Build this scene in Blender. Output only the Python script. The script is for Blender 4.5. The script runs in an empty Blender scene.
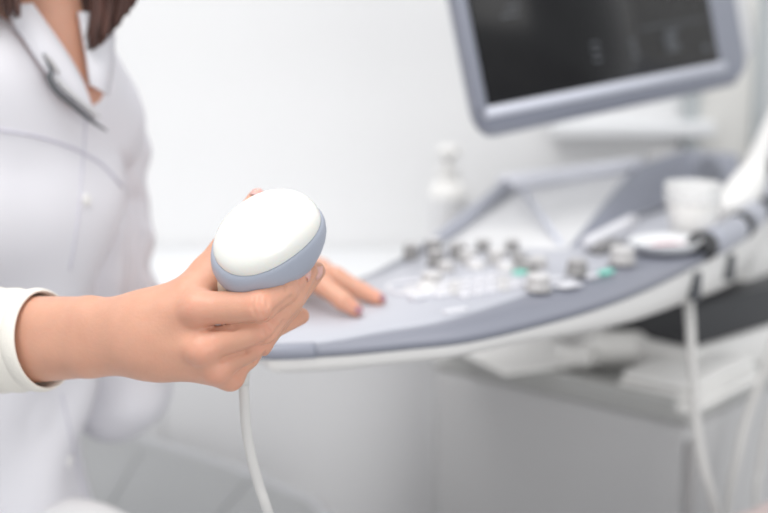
import bpy, bmesh, math, random
import numpy as np
from mathutils import Vector, Matrix, noise
random.seed(3)
sc = bpy.context.scene
COL = sc.collection
# ------------------------------------------------------------------ camera
PITCH = math.radians(11); FPX = 1280.0
CAM = np.array([0, 0, 1.2])
CR = np.array([1, 0, 0.]); CU = np.array([0, math.sin(PITCH), math.cos(PITCH)]); CF = np.array([0, math.cos(PITCH), -math.sin(PITCH)])
def ray(px, py): return CF * FPX + CR * (px - 384) - CU * (py - 256.5)
def P(px, py, Y):
    d = ray(px, py); return CAM + d * Y / d[1]
def PZ(px, py, z):
    d = ray(px, py); return CAM + d * (z - 1.2) / d[2]
cam = bpy.data.objects.new('camera', bpy.data.cameras.new('camera')); COL.objects.link(cam)
cam.location = CAM; cam.rotation_euler = (math.radians(90) - PITCH, 0, 0)
cam.data.sensor_width = 36; cam.data.lens = 60
cam.data.dof.use_dof = True; cam.data.dof.focus_distance = .86; cam.data.dof.aperture_fstop = 3.3
cam.data.clip_start = .02
sc.camera = cam

# ------------------------------------------------------------------ materials
def mat(name, col, rough=.5, spec=.5, sub=0, metal=0, bump=0, bscale=200, trans=0, coat=0, var=0, vscale=8, emit=None, alpha=1, subr=(1, .35, .2), subs=.01, ior=1.45):
    m = bpy.data.materials.new(name); m.use_nodes = True
    nt = m.node_tree; b = nt.nodes['Principled BSDF']
    b.inputs['Base Color'].default_value = (*col, 1); b.inputs['Roughness'].default_value = rough
    b.inputs['Specular IOR Level'].default_value = spec; b.inputs['Metallic'].default_value = metal
    b.inputs['Coat Weight'].default_value = coat; b.inputs['Coat Roughness'].default_value = .12
    b.inputs['Transmission Weight'].default_value = trans; b.inputs['IOR'].default_value = ior
    b.inputs['Alpha'].default_value = alpha
    if sub:
        b.inputs['Subsurface Weight'].default_value = sub; b.inputs['Subsurface Radius'].default_value = subr; b.inputs['Subsurface Scale'].default_value = subs
    if emit:
        b.inputs['Emission Color'].default_value = (*emit[:3], 1); b.inputs['Emission Strength'].default_value = emit[3]
    tc = nt.nodes.new('ShaderNodeTexCoord')
    if var:
        n = nt.nodes.new('ShaderNodeTexNoise'); n.inputs['Scale'].default_value = vscale; n.inputs['Detail'].default_value = 4
        nt.links.new(tc.outputs['Object'], n.inputs['Vector'])
        mx = nt.nodes.new('ShaderNodeMix'); mx.data_type = 'RGBA'
        mr = nt.nodes.new('ShaderNodeMapRange'); mr.inputs['From Min'].default_value = .3; mr.inputs['From Max'].default_value = .7
        nt.links.new(n.outputs['Fac'], mr.inputs['Value']); nt.links.new(mr.outputs['Result'], mx.inputs['Factor'])
        mx.inputs['A'].default_value = (*[c * (1 - var) for c in col], 1); mx.inputs['B'].default_value = (*[min(1, c * (1 + var)) for c in col], 1)
        nt.links.new(mx.outputs['Result'], b.inputs['Base Color'])
    if bump:
        n = nt.nodes.new('ShaderNodeTexNoise'); n.inputs['Scale'].default_value = bscale; n.inputs['Detail'].default_value = 6
        nt.links.new(tc.outputs['Object'], n.inputs['Vector'])
        bp = nt.nodes.new('ShaderNodeBump'); bp.inputs['Strength'].default_value = bump; bp.inputs['Distance'].default_value = .001
        nt.links.new(n.outputs['Fac'], bp.inputs['Height']); nt.links.new(bp.outputs['Normal'], b.inputs['Normal'])
    return m
M = {}
M['wall'] = mat('wall_paint', (.815, .815, .82), .8, .3, bump=.1, bscale=60)
M['bar'] = mat('hood_bar_light', (.80, .81, .87), .35)
M['housing'] = mat('machine_housing', (.50, .497, .50), .5)
M['tray'] = mat('tray_grey', (.44, .44, .43), .5)
M['floor'] = mat('floor_vinyl', (.50, .50, .51), .5, var=.05, vscale=3)
M['white'] = mat('white_plastic', (.80, .79, .775), .38)
M['cabinet'] = mat('cabinet_laminate', (.74, .74, .75), .45)
M['worktop'] = mat('worktop_laminate', (.86, .87, .885), .35)
M['grey'] = mat('console_grey', (.40, .415, .475), .38)
M['rimg'] = mat('rim_grey', (.215, .225, .27), .36)
M['grey_top'] = mat('console_top_grey', (.47, .48, .53), .36)
M['grey_dark'] = mat('console_dark_grey', (.30, .32, .41), .4)
M['grey_hood'] = mat('hood_grey', (.27, .285, .345), .45)
M['bezel'] = mat('monitor_grey', (.26, .275, .33), .4)
M['bezel_light'] = mat('monitor_light_grey', (.62, .64, .72), .3)
M['screen'] = mat('screen_black', (.010, .010, .011), .22, .3, var=.25, vscale=9)
M['readout'] = mat('screen_readout', (.03, .032, .036), .5, emit=(.7, .75, .85, .13))
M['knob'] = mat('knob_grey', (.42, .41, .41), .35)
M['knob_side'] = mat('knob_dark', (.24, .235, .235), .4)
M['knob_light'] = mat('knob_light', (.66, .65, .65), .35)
M['keyc'] = mat('key_white', (.72, .72, .76), .35)
M['green'] = mat('key_mint', (.22, .72, .58), .4)
M['black'] = mat('black_plastic', (.045, .046, .05), .4)
M['slot'] = mat('slot_grey', (.10, .105, .115), .5)
M['skin'] = mat('skin', (.62, .335, .235), .45, .45, sub=.35, subs=.004, bump=.22, bscale=420, var=.07, vscale=30)
M['nail'] = mat('fingernail', (.68, .40, .36), .28, .5, sub=.3, subs=.003)
M['nail_dark'] = mat('fingernail_plum', (.40, .20, .24), .3)
M['coat'] = mat('coat_cotton', (.755, .75, .79), .85, .2, bump=.25, bscale=500)
M['seam'] = mat('coat_seam', (.60, .59, .66), .85, .2)
M['knit'] = mat('knit_cotton', (.78, .75, .69), .9, .2, bump=.5, bscale=900)
M['trouser'] = mat('trouser_cotton', (.76, .755, .76), .85, .2)
M['couch'] = mat('couch_vinyl', (.36, .365, .37), .5, .4, bump=.1, bscale=300)
M['couch_edge'] = mat('couch_piping_vinyl', (.47, .475, .49), .45)
M['cap'] = mat('probe_cap_white', (.80, .795, .75), .2, .5, coat=.4, sub=.2, subs=.004)
M['probe_grey'] = mat('probe_body_grey', (.37, .40, .475), .36, bump=.08, bscale=900)
M['probe_cream'] = mat('probe_handle_cream', (.80, .72, .60), .35)
M['cable'] = mat('cable_grey', (.60, .59, .575), .45)
M['clear'] = mat('clear_plastic', (.90, .90, .90), .2, trans=.3, ior=1.2)
M['pink'] = mat('gel_residue_pink', (.62, .35, .38), .4)
M['hairm'] = mat('hair_brown', (.075, .033, .025), .42, .6, var=.5, vscale=40)
M['steel'] = mat('steel', (.5, .5, .52), .3, metal=1)
M['eye'] = mat('eye_white', (.85, .84, .82), .2)
M['lip'] = mat('lips', (.45, .14, .12), .4)
M['cloth'] = mat('paper_white', (.88, .87, .85), .8, .2)
M['cloth_pink'] = mat('cloth_blush', (.48, .40, .39), .8, .2)
M['frame'] = mat('door_frame_grey', (.50, .53, .54), .5)
M['door'] = mat('door_cream', (.80, .79, .76), .5)
# stretch hair noise along the strands
for n in M['hairm'].node_tree.nodes:
    if n.type == 'TEX_NOISE':
        mp = M['hairm'].node_tree.nodes.new('ShaderNodeMapping'); mp.inputs['Scale'].default_value = (3, 3, .35)
        tcn = [k for k in M['hairm'].node_tree.nodes if k.type == 'TEX_COORD'][0]
        M['hairm'].node_tree.links.new(tcn.outputs['Object'], mp.inputs['Vector']); M['hairm'].node_tree.links.new(mp.outputs['Vector'], n.inputs['Vector'])

# ------------------------------------------------------------------ object helpers
def link(name, me, m, parent=None, smooth=True):
    o = bpy.data.objects.new(name, me); COL.objects.link(o)
    for mm in (m if isinstance(m, (list, tuple)) else [m]): me.materials.append(mm)
    if smooth:
        me.polygons.foreach_set('use_smooth', [True] * len(me.polygons))
    if parent is not None:
        o.parent = parent; o.matrix_parent_inverse = Matrix.Translation(-Vector(wloc(parent)))
    return o
def wloc(o):
    # all parents are unrotated; total offset is the sum of locations
    return Vector(o['_w']) if '_w' in o else Vector((0, 0, 0))
def empty(name, loc, label, cat, group=None):
    o = bpy.data.objects.new(name, None); COL.objects.link(o); o.location = loc; o.empty_display_size = .02
    o['label'] = label; o['category'] = cat
    if group: o['group'] = group
    o['_w'] = tuple(float(x) for x in loc)
    return o
def tag(o, label, cat, group=None):
    o['label'] = label; o['category'] = cat
    if group: o['group'] = group
    return o
def mesh(V, Fc):
    me = bpy.data.meshes.new('m'); me.from_pydata([tuple(map(float, v)) for v in V], [], [tuple(int(i) for i in f) for f in Fc]); me.update(); return me
def from_bm(bm):
    bmesh.ops.recalc_face_normals(bm, faces=bm.faces); me = bpy.data.meshes.new('m'); bm.to_mesh(me); bm.free(); return me
def mod_bevel(o, w, s=3, ang=40):
    b = o.modifiers.new('b', 'BEVEL'); b.width = w; b.segments = s; b.limit_method = 'ANGLE'; b.angle_limit = math.radians(ang); return o
def box_me(c, s, Mx=None):
    bm = bmesh.new(); bmesh.ops.create_cube(bm, size=1)
    for v in bm.verts:
        v.co = Vector((v.co.x * s[0], v.co.y * s[1], v.co.z * s[2])) + Vector(c)
    if Mx is not None: bm.transform(Mx)
    return from_bm(bm)
def box(name, c, s, m, parent=None, Mx=None, bev=.003):
    o = link(name, box_me(c, s, Mx), m, parent, smooth=bev > 0)
    if bev > 0: mod_bevel(o, bev)
    return o
def frame_from(z, x=(1, 0, 0)):
    z = Vector(z).normalized(); x = Vector(x); x = (x - z * x.dot(z))
    if x.length < 1e-4: x = Vector((0, 1, 0)) - z * z.y
    x.normalize(); y = z.cross(x)
    return Matrix((x, y, z)).transposed()
def catmull(pts, n=8, closed=False):
    pts = [np.array(p, float) for p in pts]; out = []; N = len(pts)
    rng = range(N if closed else N - 1)
    for i in rng:
        g = (lambda k: pts[k % N]) if closed else (lambda k: pts[min(max(k, 0), N - 1)])
        p0, p1, p2, p3 = g(i - 1), g(i), g(i + 1), g(i + 2)
        for j in range(n):
            t = j / n
            out.append(.5 * ((2 * p1) + (-p0 + p2) * t + (2 * p0 - 5 * p1 + 4 * p2 - p3) * t * t + (-p0 + 3 * p1 - 3 * p2 + p3) * t ** 3))
    if not closed: out.append(pts[-1])
    return out
def tube_me(pts, rad, seg=14, n=8, flat=None, up=None):
    """swept tube; rad scalar or list at control points; flat=(a,b) scales the two cross axes"""
    K = len(pts); rr = rad if isinstance(rad, (list, tuple)) else [rad] * K
    q = catmull([list(p) + [r] for p, r in zip(pts, rr)], n)
    V = []; Fc = []; pv = None
    for i, s in enumerate(q):
        a = q[max(i - 1, 0)][:3]; b = q[min(i + 1, len(q) - 1)][:3]; t = Vector(b - a).normalized()
        if pv is None: pv = Vector(up) if up is not None else (Vector((0, 0, 1)) if abs(t.z) < .9 else Vector((1, 0, 0)))
        if up is not None: pv = Vector(up)
        x = (pv - t * pv.dot(t)).normalized(); y = t.cross(x); pv = x
        fa, fb = flat or (1, 1)
        for k in range(seg):
            w = 2 * math.pi * k / seg
            V.append(Vector(s[:3]) + (x * math.cos(w) * fa + y * math.sin(w) * fb) * s[3])
    L = len(q)
    for i in range(L - 1):
        for k in range(seg):
            Fc.append((i * seg + k, i * seg + (k + 1) % seg, (i + 1) * seg + (k + 1) % seg, (i + 1) * seg + k))
    Fc.append(tuple(range(seg))[::-1]); Fc.append(tuple((L - 1) * seg + k for k in range(seg)))
    me = mesh(V, Fc); bm = bmesh.new(); bm.from_mesh(me); return from_bm(bm)
def lathe_me(prof, Mx=None, seg=32, sx=1, sy=1, cap=True):
    """prof list of (r,z)"""
    V = []; Fc = []
    for r, z in prof:
        for k in range(seg):
            w = 2 * math.pi * k / seg; V.append(Vector((r * math.cos(w) * sx, r * math.sin(w) * sy, z)))
    for i in range(len(prof) - 1):
        for k in range(seg): Fc.append((i * seg + k, i * seg + (k + 1) % seg, (i + 1) * seg + (k + 1) % seg, (i + 1) * seg + k))
    if cap:
        Fc.append(tuple(range(seg))[::-1]); Fc.append(tuple((len(prof) - 1) * seg + k for k in range(seg)))
    if Mx is not None: V = [Mx @ v for v in V]
    bm = bmesh.new(); me = mesh(V, Fc); bm.from_mesh(me); bmesh.ops.remove_doubles(bm, verts=bm.verts, dist=1e-6); return from_bm(bm)
def MX(loc, rot3=None):
    m = (rot3.to_4x4() if rot3 is not None else Matrix.Identity(4)); return Matrix.Translation(Vector(loc)) @ m

# ------------------------------------------------------------------ SDF engine (smooth blended solids -> surface nets)
def cone(X, a, b, ra, rb):
    a = np.asarray(a, np.float32); b = np.asarray(b, np.float32); ba = b - a
    pa = X - a; t = np.clip((pa @ ba) / (ba @ ba), 0, 1).astype(np.float32)
    d = pa - t[:, None] * ba
    return np.sqrt((d * d).sum(1)) - (ra + (rb - ra) * t)
def ell(X, c, r, B=None):
    q = X - np.asarray(c, np.float32)
    if B is not None: q = q @ np.asarray(B, np.float32).T      # rows of B = local axes
    r = np.asarray(r, np.float32); k0 = np.sqrt(((q / r) ** 2).sum(1)); k1 = np.sqrt(((q / (r * r)) ** 2).sum(1)) + 1e-6
    return k0 * (k0 - 1) / k1
def smin(a, b, k):
    if k <= 0: return np.minimum(a, b)
    h = np.maximum(k - np.abs(a - b), 0) / k; return np.minimum(a, b) - h * h * k * .25
def smax(a, b, k): return -smin(-a, -b, k)
def nets(fn, lo, hi, h):
    lo = np.array(lo, float); n = np.ceil((np.array(hi) - lo) / h).astype(int) + 1
    BS = 8; nb = np.ceil(n / BS).astype(int); n = nb * BS
    V = np.ones(n, np.float32)
    bi = np.stack(np.meshgrid(*[np.arange(k) for k in nb], indexing='ij'), -1).reshape(-1, 3)
    cen = lo + (bi * BS + (BS - 1) / 2) * h
    dc = fn(cen.astype(np.float32)); act = np.abs(dc) < BS * h * 1.5
    sub = np.stack(np.meshgrid(*[np.arange(BS)] * 3, indexing='ij'), -1).reshape(-1, 3)
    for b, d in zip(bi[~act], dc[~act]):
        if d < 0: V[b[0] * BS:b[0] * BS + BS, b[1] * BS:b[1] * BS + BS, b[2] * BS:b[2] * BS + BS] = -1
    A = bi[act]
    for s in range(0, len(A), 400):
        idx = (A[s:s + 400, None, :] * BS + sub[None]).reshape(-1, 3)
        V[idx[:, 0], idx[:, 1], idx[:, 2]] = fn((lo + idx * h).astype(np.float32))
    S = V < 0
    c = np.zeros(tuple(n - 1), np.int8)
    for dx in (0, 1):
        for dy in (0, 1):
            for dz in (0, 1): c += S[dx:n[0] - 1 + dx, dy:n[1] - 1 + dy, dz:n[2] - 1 + dz]
    cells = np.argwhere((c > 0) & (c < 8)); ids = -np.ones(c.shape, np.int64); ids[tuple(cells.T)] = np.arange(len(cells))
    acc = np.zeros((len(cells), 3)); cnt = np.zeros(len(cells))
    cor = [(x, y, z) for x in (0, 1) for y in (0, 1) for z in (0, 1)]
    for i in range(8):
        for j in range(i + 1, 8):
            a, b = np.array(cor[i]), np.array(cor[j])
            if np.abs(a - b).sum() != 1: continue
            va = V[tuple((cells + a).T)]; vb = V[tuple((cells + b).T)]; m = (va < 0) != (vb < 0)
            t = np.where(m, va / np.where(m, va - vb, 1), 0); pt = a + (b - a) * t[:, None]
            acc[m] += pt[m]; cnt[m] += 1
    verts = lo + (cells + acc / cnt[:, None]) * h
    faces = []
    for ax in range(3):
        u, w = (ax + 1) % 3, (ax + 2) % 3
        sl0 = [slice(1, -1)] * 3; sl0[ax] = slice(0, -1); sl1 = list(sl0); sl1[ax] = slice(1, None)
        s0 = S[tuple(sl0)]; s1 = S[tuple(sl1)]; e = np.argwhere(s0 != s1)
        off = np.ones(3, int); off[ax] = 0; base = e + off
        du = np.zeros(3, int); du[u] = 1; dw = np.zeros(3, int); dw[w] = 1
        q = np.stack([ids[tuple((base - du - dw).T)], ids[tuple((base - dw).T)], ids[tuple(base.T)], ids[tuple((base - du).T)]], 1)
        fl = ~s0[tuple(e.T)]; q[fl] = q[fl][:, ::-1]; faces.append(q[(q >= 0).all(1)])
    return verts, np.concatenate(faces)
def smooth_v(v, f, it=2, lam=.5):
    e = np.concatenate([f[:, [0, 1]], f[:, [1, 2]], f[:, [2, 3]], f[:, [3, 0]]]); e = np.concatenate([e, e[:, ::-1]])
    deg = np.bincount(e[:, 0], minlength=len(v))[:, None].astype(float); deg[deg == 0] = 1
    for _ in range(it):
        s = np.stack([np.bincount(e[:, 0], weights=v[e[:, 1], k], minlength=len(v)) for k in range(3)], 1)
        v = v + lam * (s / deg - v)
    return v
def fast_mesh(v, f):
    me = bpy.data.meshes.new('m'); me.vertices.add(len(v)); me.vertices.foreach_set('co', np.asarray(v, np.float32).ravel())
    me.loops.add(f.size); me.loops.foreach_set('vertex_index', f.ravel().astype(np.int32))
    me.polygons.add(len(f)); me.polygons.foreach_set('loop_start', np.arange(0, f.size, 4, dtype=np.int32)); me.polygons.foreach_set('loop_total', np.full(len(f), 4, np.int32))
    me.update(calc_edges=True); me.validate(); return me
def march(fn, px, py, tmin=.6, tmax=1.9):
    """first point of the solid seen along a view ray"""
    d = ray(px, py); d = d / np.linalg.norm(d); t = tmin
    for _ in range(160):
        p = CAM + d * t; v = float(fn(p[None].astype(np.float32))[0])
        if v < .0005: break
        t += max(v * .6, .0008)
        if t > tmax: return None
    return p
def grad(fn, p, e=.002):
    g = np.array([float(fn((p + np.eye(3)[k] * e)[None].astype(np.float32))[0] - fn((p - np.eye(3)[k] * e)[None].astype(np.float32))[0]) for k in range(3)])
    return g / (np.linalg.norm(g) + 1e-9)

# ------------------------------------------------------------------ right hand (holds the probe) and forearm
def chain(X, pts, rs, k=.003):
    d = None
    for a, b, ra, rb in zip(pts[:-1], pts[1:], rs[:-1], rs[1:]):
        c = cone(X, a, b, ra, rb); d = c if d is None else smin(d, c, k)
    return d
RH = dict(
 index=([P(196, 309, .856), P(260, 306, .838), P(284, 291, .854), P(297, 277, .868)], [.0118, .0106, .0094, .0084]),
 middle=([P(202, 346, .854), P(264, 329, .846), P(291, 299, .860), P(308, 271, .878)], [.0112, .0098, .0086, .0072]),
 ring=([P(215, 366, .860), P(259, 344, .854), P(288, 308, .868), P(316, 271, .890)], [.0104, .0088, .0078, .0068]),
 pinky=([P(230, 375, .868), P(248, 357, .872), P(270, 331, .886), P(301, 316, .902)], [.0082, .0076, .0068, .0062]),
 thumb=([P(176, 308, .872), P(209, 274, .892), P(237, 232, .922), P(257, 199, .932)], [.015, .0128, .0105, .0072]),
)
WR = P(152, 334, .875)
ARM = [P(152, 336, .876), P(90, 337, .897), P(20, 340, .93), P(-110, 345, .995)]
def sdf_rhand0(X):
    # forearm: oval section from two bones
    dz = np.array([0, 0, 1.])
    up = lambda p, s: np.array(p) + dz * s
    a = smin(chain(X, [up(ARM[0], .009), up(ARM[1], .0105), up(ARM[2], .0115), up(ARM[3], .012)], [.0180, .0190, .0218, .026], .004),
             chain(X, [up(ARM[0], -.009), up(ARM[1], -.0105), up(ARM[2], -.0115), up(ARM[3], -.012)], [.0180, .0190, .0218, .026], .004), .02)
    # palm: one strand from the wrist to each knuckle
    pal = None
    roots = [(up(WR, .010), RH['index'], .0165, .0128), (up(WR, .003), RH['middle'], .017, .0125), (up(WR, -.005), RH['ring'], .0165, .0115), (up(WR, -.013), RH['pinky'], .0145, .0095)]
    for w, (pts, rs), r0, r1 in roots:
        c = cone(X, w, pts[0], r0, r1); pal = c if pal is None else smin(pal, c, .010)
    # flesh of the palm on the far side
    pal = smin(pal, cone(X, P(172, 345, .885), P(212, 355, .882), .017, .012), .014)
    th = chain(X, [P(150, 325, .880)] + RH['thumb'][0], [.017] + RH['thumb'][1], .006)
    pal = smin(pal, th, .013)
    pal = smin(pal, cone(X, P(190, 292, .868), P(206, 284, .876), .010, .009), .012)   # web between thumb and index
    d = smin(a, pal, .022)
    fi = None
    for nme in ('index', 'middle', 'ring', 'pinky'):
        c = chain(X, *RH[nme], .0030); fi = c if fi is None else smin(fi, c, .0008)
    d = smin(d, fi, .0045)
    # knuckle heads
    for (px, py, Y, r) in ((198, 306, .849, .0075), (202, 351, .846, .0075), (217, 371, .853, .0062), (231, 380, .863, .0052)):
        d = smin(d, ell(X, P(px, py, Y), (r, r, r)), .010)
    return d
def groove_pts(pix): return [march(sdf_rhand0, *q) for q in pix]
GR = None
def sdf_rhand(X):
    global GR
    if GR is None:      # folds between the fingers and creases over the joints
        GR = []
        for pix, r0, k in (([(211, 328), (232, 328), (256, 323), (276, 311), (292, 297)], .0013, .0025), ([(222, 360), (245, 352), (268, 341), (284, 322)], .0011, .0025), ([(236, 375), (252, 364), (266, 352)], .0010, .0025),
                           ([(254, 298), (252, 306), (255, 315)], .0005, .002), ([(261, 297), (260, 306), (262, 314)], .0006, .002), ([(267, 299), (267, 306)], .0005, .002),
                           ([(282, 282), (286, 290)], .0005, .002), ([(262, 330), (266, 337)], .0005, .002), ([(268, 325), (273, 331)], .0005, .002), ([(290, 298), (295, 303)], .0004, .002),
                           ([(303, 262), (301, 274), (299, 284)], .0009, .002), ([(313, 264), (311, 276), (305, 290)], .0008, .002)):
            g = [p for p in groove_pts(pix) if p is not None]
            GR += [(a, b, r0, k) for a, b in zip(g[:-1], g[1:]) if np.linalg.norm(a - b) < .03]
    d = sdf_rhand0(X); near = np.abs(d) < .006
    if near.any():
        dn = d[near]; Xn = X[near]
        for a, b, r0, k in GR: dn = smax(dn, -cone(Xn, a, b, r0, r0), k)
        d[near] = dn
    return d
# ------------------------------------------------------------------ left hand on the console
LH = dict(
 index=([P(290, 274, 1.21), P(322, 285, 1.165), P(343, 301, 1.15), P(356, 310, 1.148)], [.0105, .0098, .0087, .0068]),
 middle=([P(302, 264, 1.25), P(336, 277, 1.215), P(361, 291, 1.205), P(379, 299, 1.198)], [.0108, .0095, .0085, .0068]),
 ring=([P(300, 258, 1.29), P(322, 268, 1.28), P(334, 276, 1.27), P(342, 282, 1.26)], [.0102, .009, .0082, .0066]),
 pinky=([P(294, 256, 1.33), P(308, 264, 1.32), P(316, 270, 1.31), P(322, 276, 1.30)], [.009, .008, .0074, .006]),
 thumb=([P(262, 292, 1.19), P(274, 302, 1.16), P(284, 310, 1.14), P(292, 317, 1.12)], [.013, .011, .0095, .0075]),
)
LW = P(240, 276, 1.27); LEL = P(118, 382, 1.37)
LEB = P(124, 358, 1.37)
def sdf_lhand(X):
    d = cone(X, LEB, LW, .031, .024)
    for nme in ('index', 'middle', 'ring', 'pinky'):
        d = smin(d, cone(X, LW, LH[nme][0][0], .017, .011), .012)
    d = smin(d, chain(X, [LW] + LH['thumb'][0], [.018] + LH['thumb'][1], .004), .01)
    fi = None
    for nme in ('index', 'middle', 'ring', 'pinky'):
        c = chain(X, *LH[nme], .0035); fi = c if fi is None else smin(fi, c, .0012)
    return smin(d, fi, .006)
# ------------------------------------------------------------------ torso, coat, head
Ff = np.array([.77, -.638, 0]); Lf = np.array([.638, .77, 0]); Zf = np.array([0, 0, 1.])
BT = np.stack([Lf, Ff, Zf])                                 # local axes: her left, her front, up
RSH = P(-150, 75, 1.07); LSH = P(98, 122, 1.345)
REL = ARM[3]
def torso(X, g=0):
    d = ell(X, P(-80, 550, 1.23), (.165 + g, .12 + g, .108 + g), BT)
    d = smin(d, ell(X, P(-46, 440, 1.22), (.130 + g, .10 + g, .13 + g), BT), .06)
    d = smin(d, ell(X, P(-48, 310, 1.22), (.145 + g, .108 + g, .13 + g), BT), .06)
    d = smin(d, ell(X, P(-56, 195, 1.22), (.145 + g, .108 + g, .12 + g), BT), .06)
    d = smin(d, ell(X, P(-8, 118, 1.23), (.135 + g, .085 + g, .075 + g), BT), .05)
    for s in (-1, 1):
        d = smin(d, ell(X, P(-48, 212, 1.22) + Lf * .065 * s + Ff * .072, (.062 + g, .05 + g, .06 + g), BT), .04)
    d = smin(d, cone(X, P(45, 78, 1.25), LSH, .042 + g, .040 + g), .05)
    d = smin(d, cone(X, P(35, 75, 1.22), RSH, .045 + g, .045 + g), .05)
    return d
NECKB = P(50, 62, 1.22); HEAD = P(72, -150, 1.20)
FH = np.array([.74, -.60, -.30]); FH /= np.linalg.norm(FH); UH = np.cross(np.cross(FH, Zf), FH); UH /= np.linalg.norm(UH); LHd = np.cross(UH, FH)
BH = np.stack([LHd, FH, UH])
def hp(l, f, u): return HEAD + LHd * l + FH * f + UH * u
def sdf_body(X):
    d = torso(X, -.016)
    d = smin(d, smax(torso(X, -.010), np.abs((X - VT.astype(np.float32)) @ Lf.astype(np.float32)) - .055 + 0 * X[:, 0], .01) + np.maximum(0, VT[2] - .03 - X[:, 2]), .01)
    d = smin(d, cone(X, NECKB - Zf * .01, hp(0, -.02, -.06), .052, .050), .03)
    hd = ell(X, HEAD + UH * .035, (.074, .092, .088), BH)
    hd = smin(hd, ell(X, hp(0, .035, -.045), (.056, .056, .065), BH), .03)      # jaw
    hd = smin(hd, ell(X, hp(0, .078, -.085), (.020, .016, .014), BH), .02)      # chin
    hd = smin(hd, cone(X, hp(0, .090, .015), hp(0, .110, -.018), .007, .011), .01)     # nose
    for s in (-1, 1):
        hd = smax(hd, -ell(X, hp(.030 * s, .097, .014), (.016, .012, .010), BH), .012)
        hd = smin(hd, ell(X, hp(.076 * s, -.005, -.005), (.008, .016, .030), BH), .006)
        hd = smin(hd, ell(X, hp(.036 * s, .072, -.025), (.020, .016, .018), BH), .02)
    hd = smin(hd, ell(X, hp(0, .091, -.050), (.022, .009, .006), BH), .004)
    hd = smin(hd, ell(X, hp(0, .089, -.060), (.018, .009, .006), BH), .004)
    d = smin(d, hd, .02)
    d = smin(d, chain(X, [LSH - Lf * .006 - Zf * .008, LEB], [.024, .026]), .03)
    d = smin(d, chain(X, [RSH - Zf * .008, REL], [.036, .030]), .03)
    d = smin(d, cone(X, LEB, LW, .030, .020), .01)
    d = smin(d, cone(X, REL, ARM[2], .030, .022), .01)
    return d
ct = lambda X: smin(torso(X, .008), cone(X, NECKB, NECKB + Zf * .2, .056, .058), .03)
def march(fn, px, py, tmin=.6, tmax=1.9):
    d = ray(px, py); d = d / np.linalg.norm(d); t = tmin
    for _ in range(160):
        p = CAM + d * t; v = float(fn(p[None].astype(np.float32))[0])
        if v < .0005: return p
        t += max(v * .6, .0008)
        if t > tmax: return None
    return p
VT = march(ct, 86, 80)
def edge_slope(pix, sgn):
    o = []
    for q in pix:
        p = march(ct, *q)
        if p is not None: v = BT @ (p - VT); o.append(sgn * v[0] / max(v[2], .01))
    return float(np.median(o)) if o else .4
SLL = edge_slope([(68, 54), (57, 39), (44, 20)], -1); SLR = edge_slope([(84, 60), (82, 40), (80, 22)], 1)
def vcut(X):
    q = (X - VT.astype(np.float32)) @ BT.T.astype(np.float32)      # l, f, z
    w = np.maximum(-q[:, 0] - (q[:, 2] + .003) * SLL, q[:, 0] - (q[:, 2] + .003) * SLR) * .9
    return np.maximum(w, -(q[:, 1] + .16))
def coat_fold(X):
    x, y, z = X[:, 0], X[:, 1], X[:, 2]
    l = X @ Lf.astype(np.float32)
    return (.0050 * np.sin(l * 38 + z * 22 + 1.2 * np.sin(z * 9)) + .0042 * np.sin(z * 41 - l * 30 + 2 * np.sin(l * 12)) * np.clip((1.05 - z) * 4, 0.2, 1)).astype(np.float32)
def sdf_coat_torso(X):
    d = torso(X, .008) + np.clip(coat_fold(X), -.010, .007)
    # skirt flare over the hips
    d = smin(d, ell(X, P(-72, 560, 1.22), (.175, .135, .10), BT), .05)
    c = smax(d, -vcut(X), .004)
    nk = cone(X, NECKB, NECKB + Zf * .2, .055, .060)      # neck hole
    return smax(c, -nk, .008)
def sdf_sleeve_left(X):
    z = X[:, 2]
    ln = (LEL - LSH) / np.linalg.norm(LEL - LSH)
    u = (X - LSH.astype(np.float32)) @ ln.astype(np.float32)
    f = .003 * np.sin(u * 70 + X[:, 0] * 40) + .002 * np.sin(u * 130 - X[:, 1] * 60)
    d = chain(X, [LSH + Zf * .0, LEL - ln * .1, LEL + np.array([-.002, 0, -.012])], [.050, .047, .050], .02) + f.astype(np.float32)
    e2 = LEL + (LW - LEL) * .10
    d = smin(d, cone(X, LEL + np.array([-.002, 0, -.014]), e2 + np.array([.0, 0, -.018]), .050, .046), .02)
    return d
def sdf_coat(X):
    d = smin(sdf_coat_torso(X), sdf_sleeve_left(X), .003)
    u = chain(X, [RSH, RSH + (REL - RSH) * .55, REL + (REL - RSH) * .0], [.056, .055, .056], .02)
    return smin(d, u, .025)

_c0 = sdf_coat
_cg = [march(_c0, *q) for q in ((119, 152), (128, 176), (136, 205), (139, 245), (136, 300), (130, 350))]
_cr = [.001, .006, .011, .013, .014, .012]
_cd = np.array([.18, .95, 0]) 
_cg = [(p - _cd / np.linalg.norm(_cd) * (-.003), q) for p, q in zip(_cg, _cr) if p is not None]
def sdf_coat(X):
    d = _c0(X)
    for (a, ra), (b, rb) in zip(_cg[:-1], _cg[1:]): d = smax(d, -cone(X, a, b, ra, rb), .006)  # groove shaped to deepen the shade between torso and left sleeve
    return d
def jointed(*parts):
    vs, fs, o = [], [], 0
    for v, f in parts: vs.append(v); fs.append(f + o); o += len(v)
    return np.concatenate(vs), np.concatenate(fs)
def bounds(pts, pad):
    a = np.array(pts); return a.min(0) - pad, a.max(0) + pad
allR = [p for v in RH.values() for p in v[0]] + ARM
lo, hi = bounds(allR, .045)
vr, fr = nets(sdf_rhand, lo, hi, .0010); vr = smooth_v(vr, fr, 2)
allL = [p for v in LH.values() for p in v[0]] + [LW, LEL]
lo, hi = bounds(allL, .05)
vl, fl = nets(sdf_lhand, lo, hi, .0022); vl = smooth_v(vl, fl, 1)
lo, hi = (-.82, .85, .55), (-.05, 1.60, 1.56)
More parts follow.
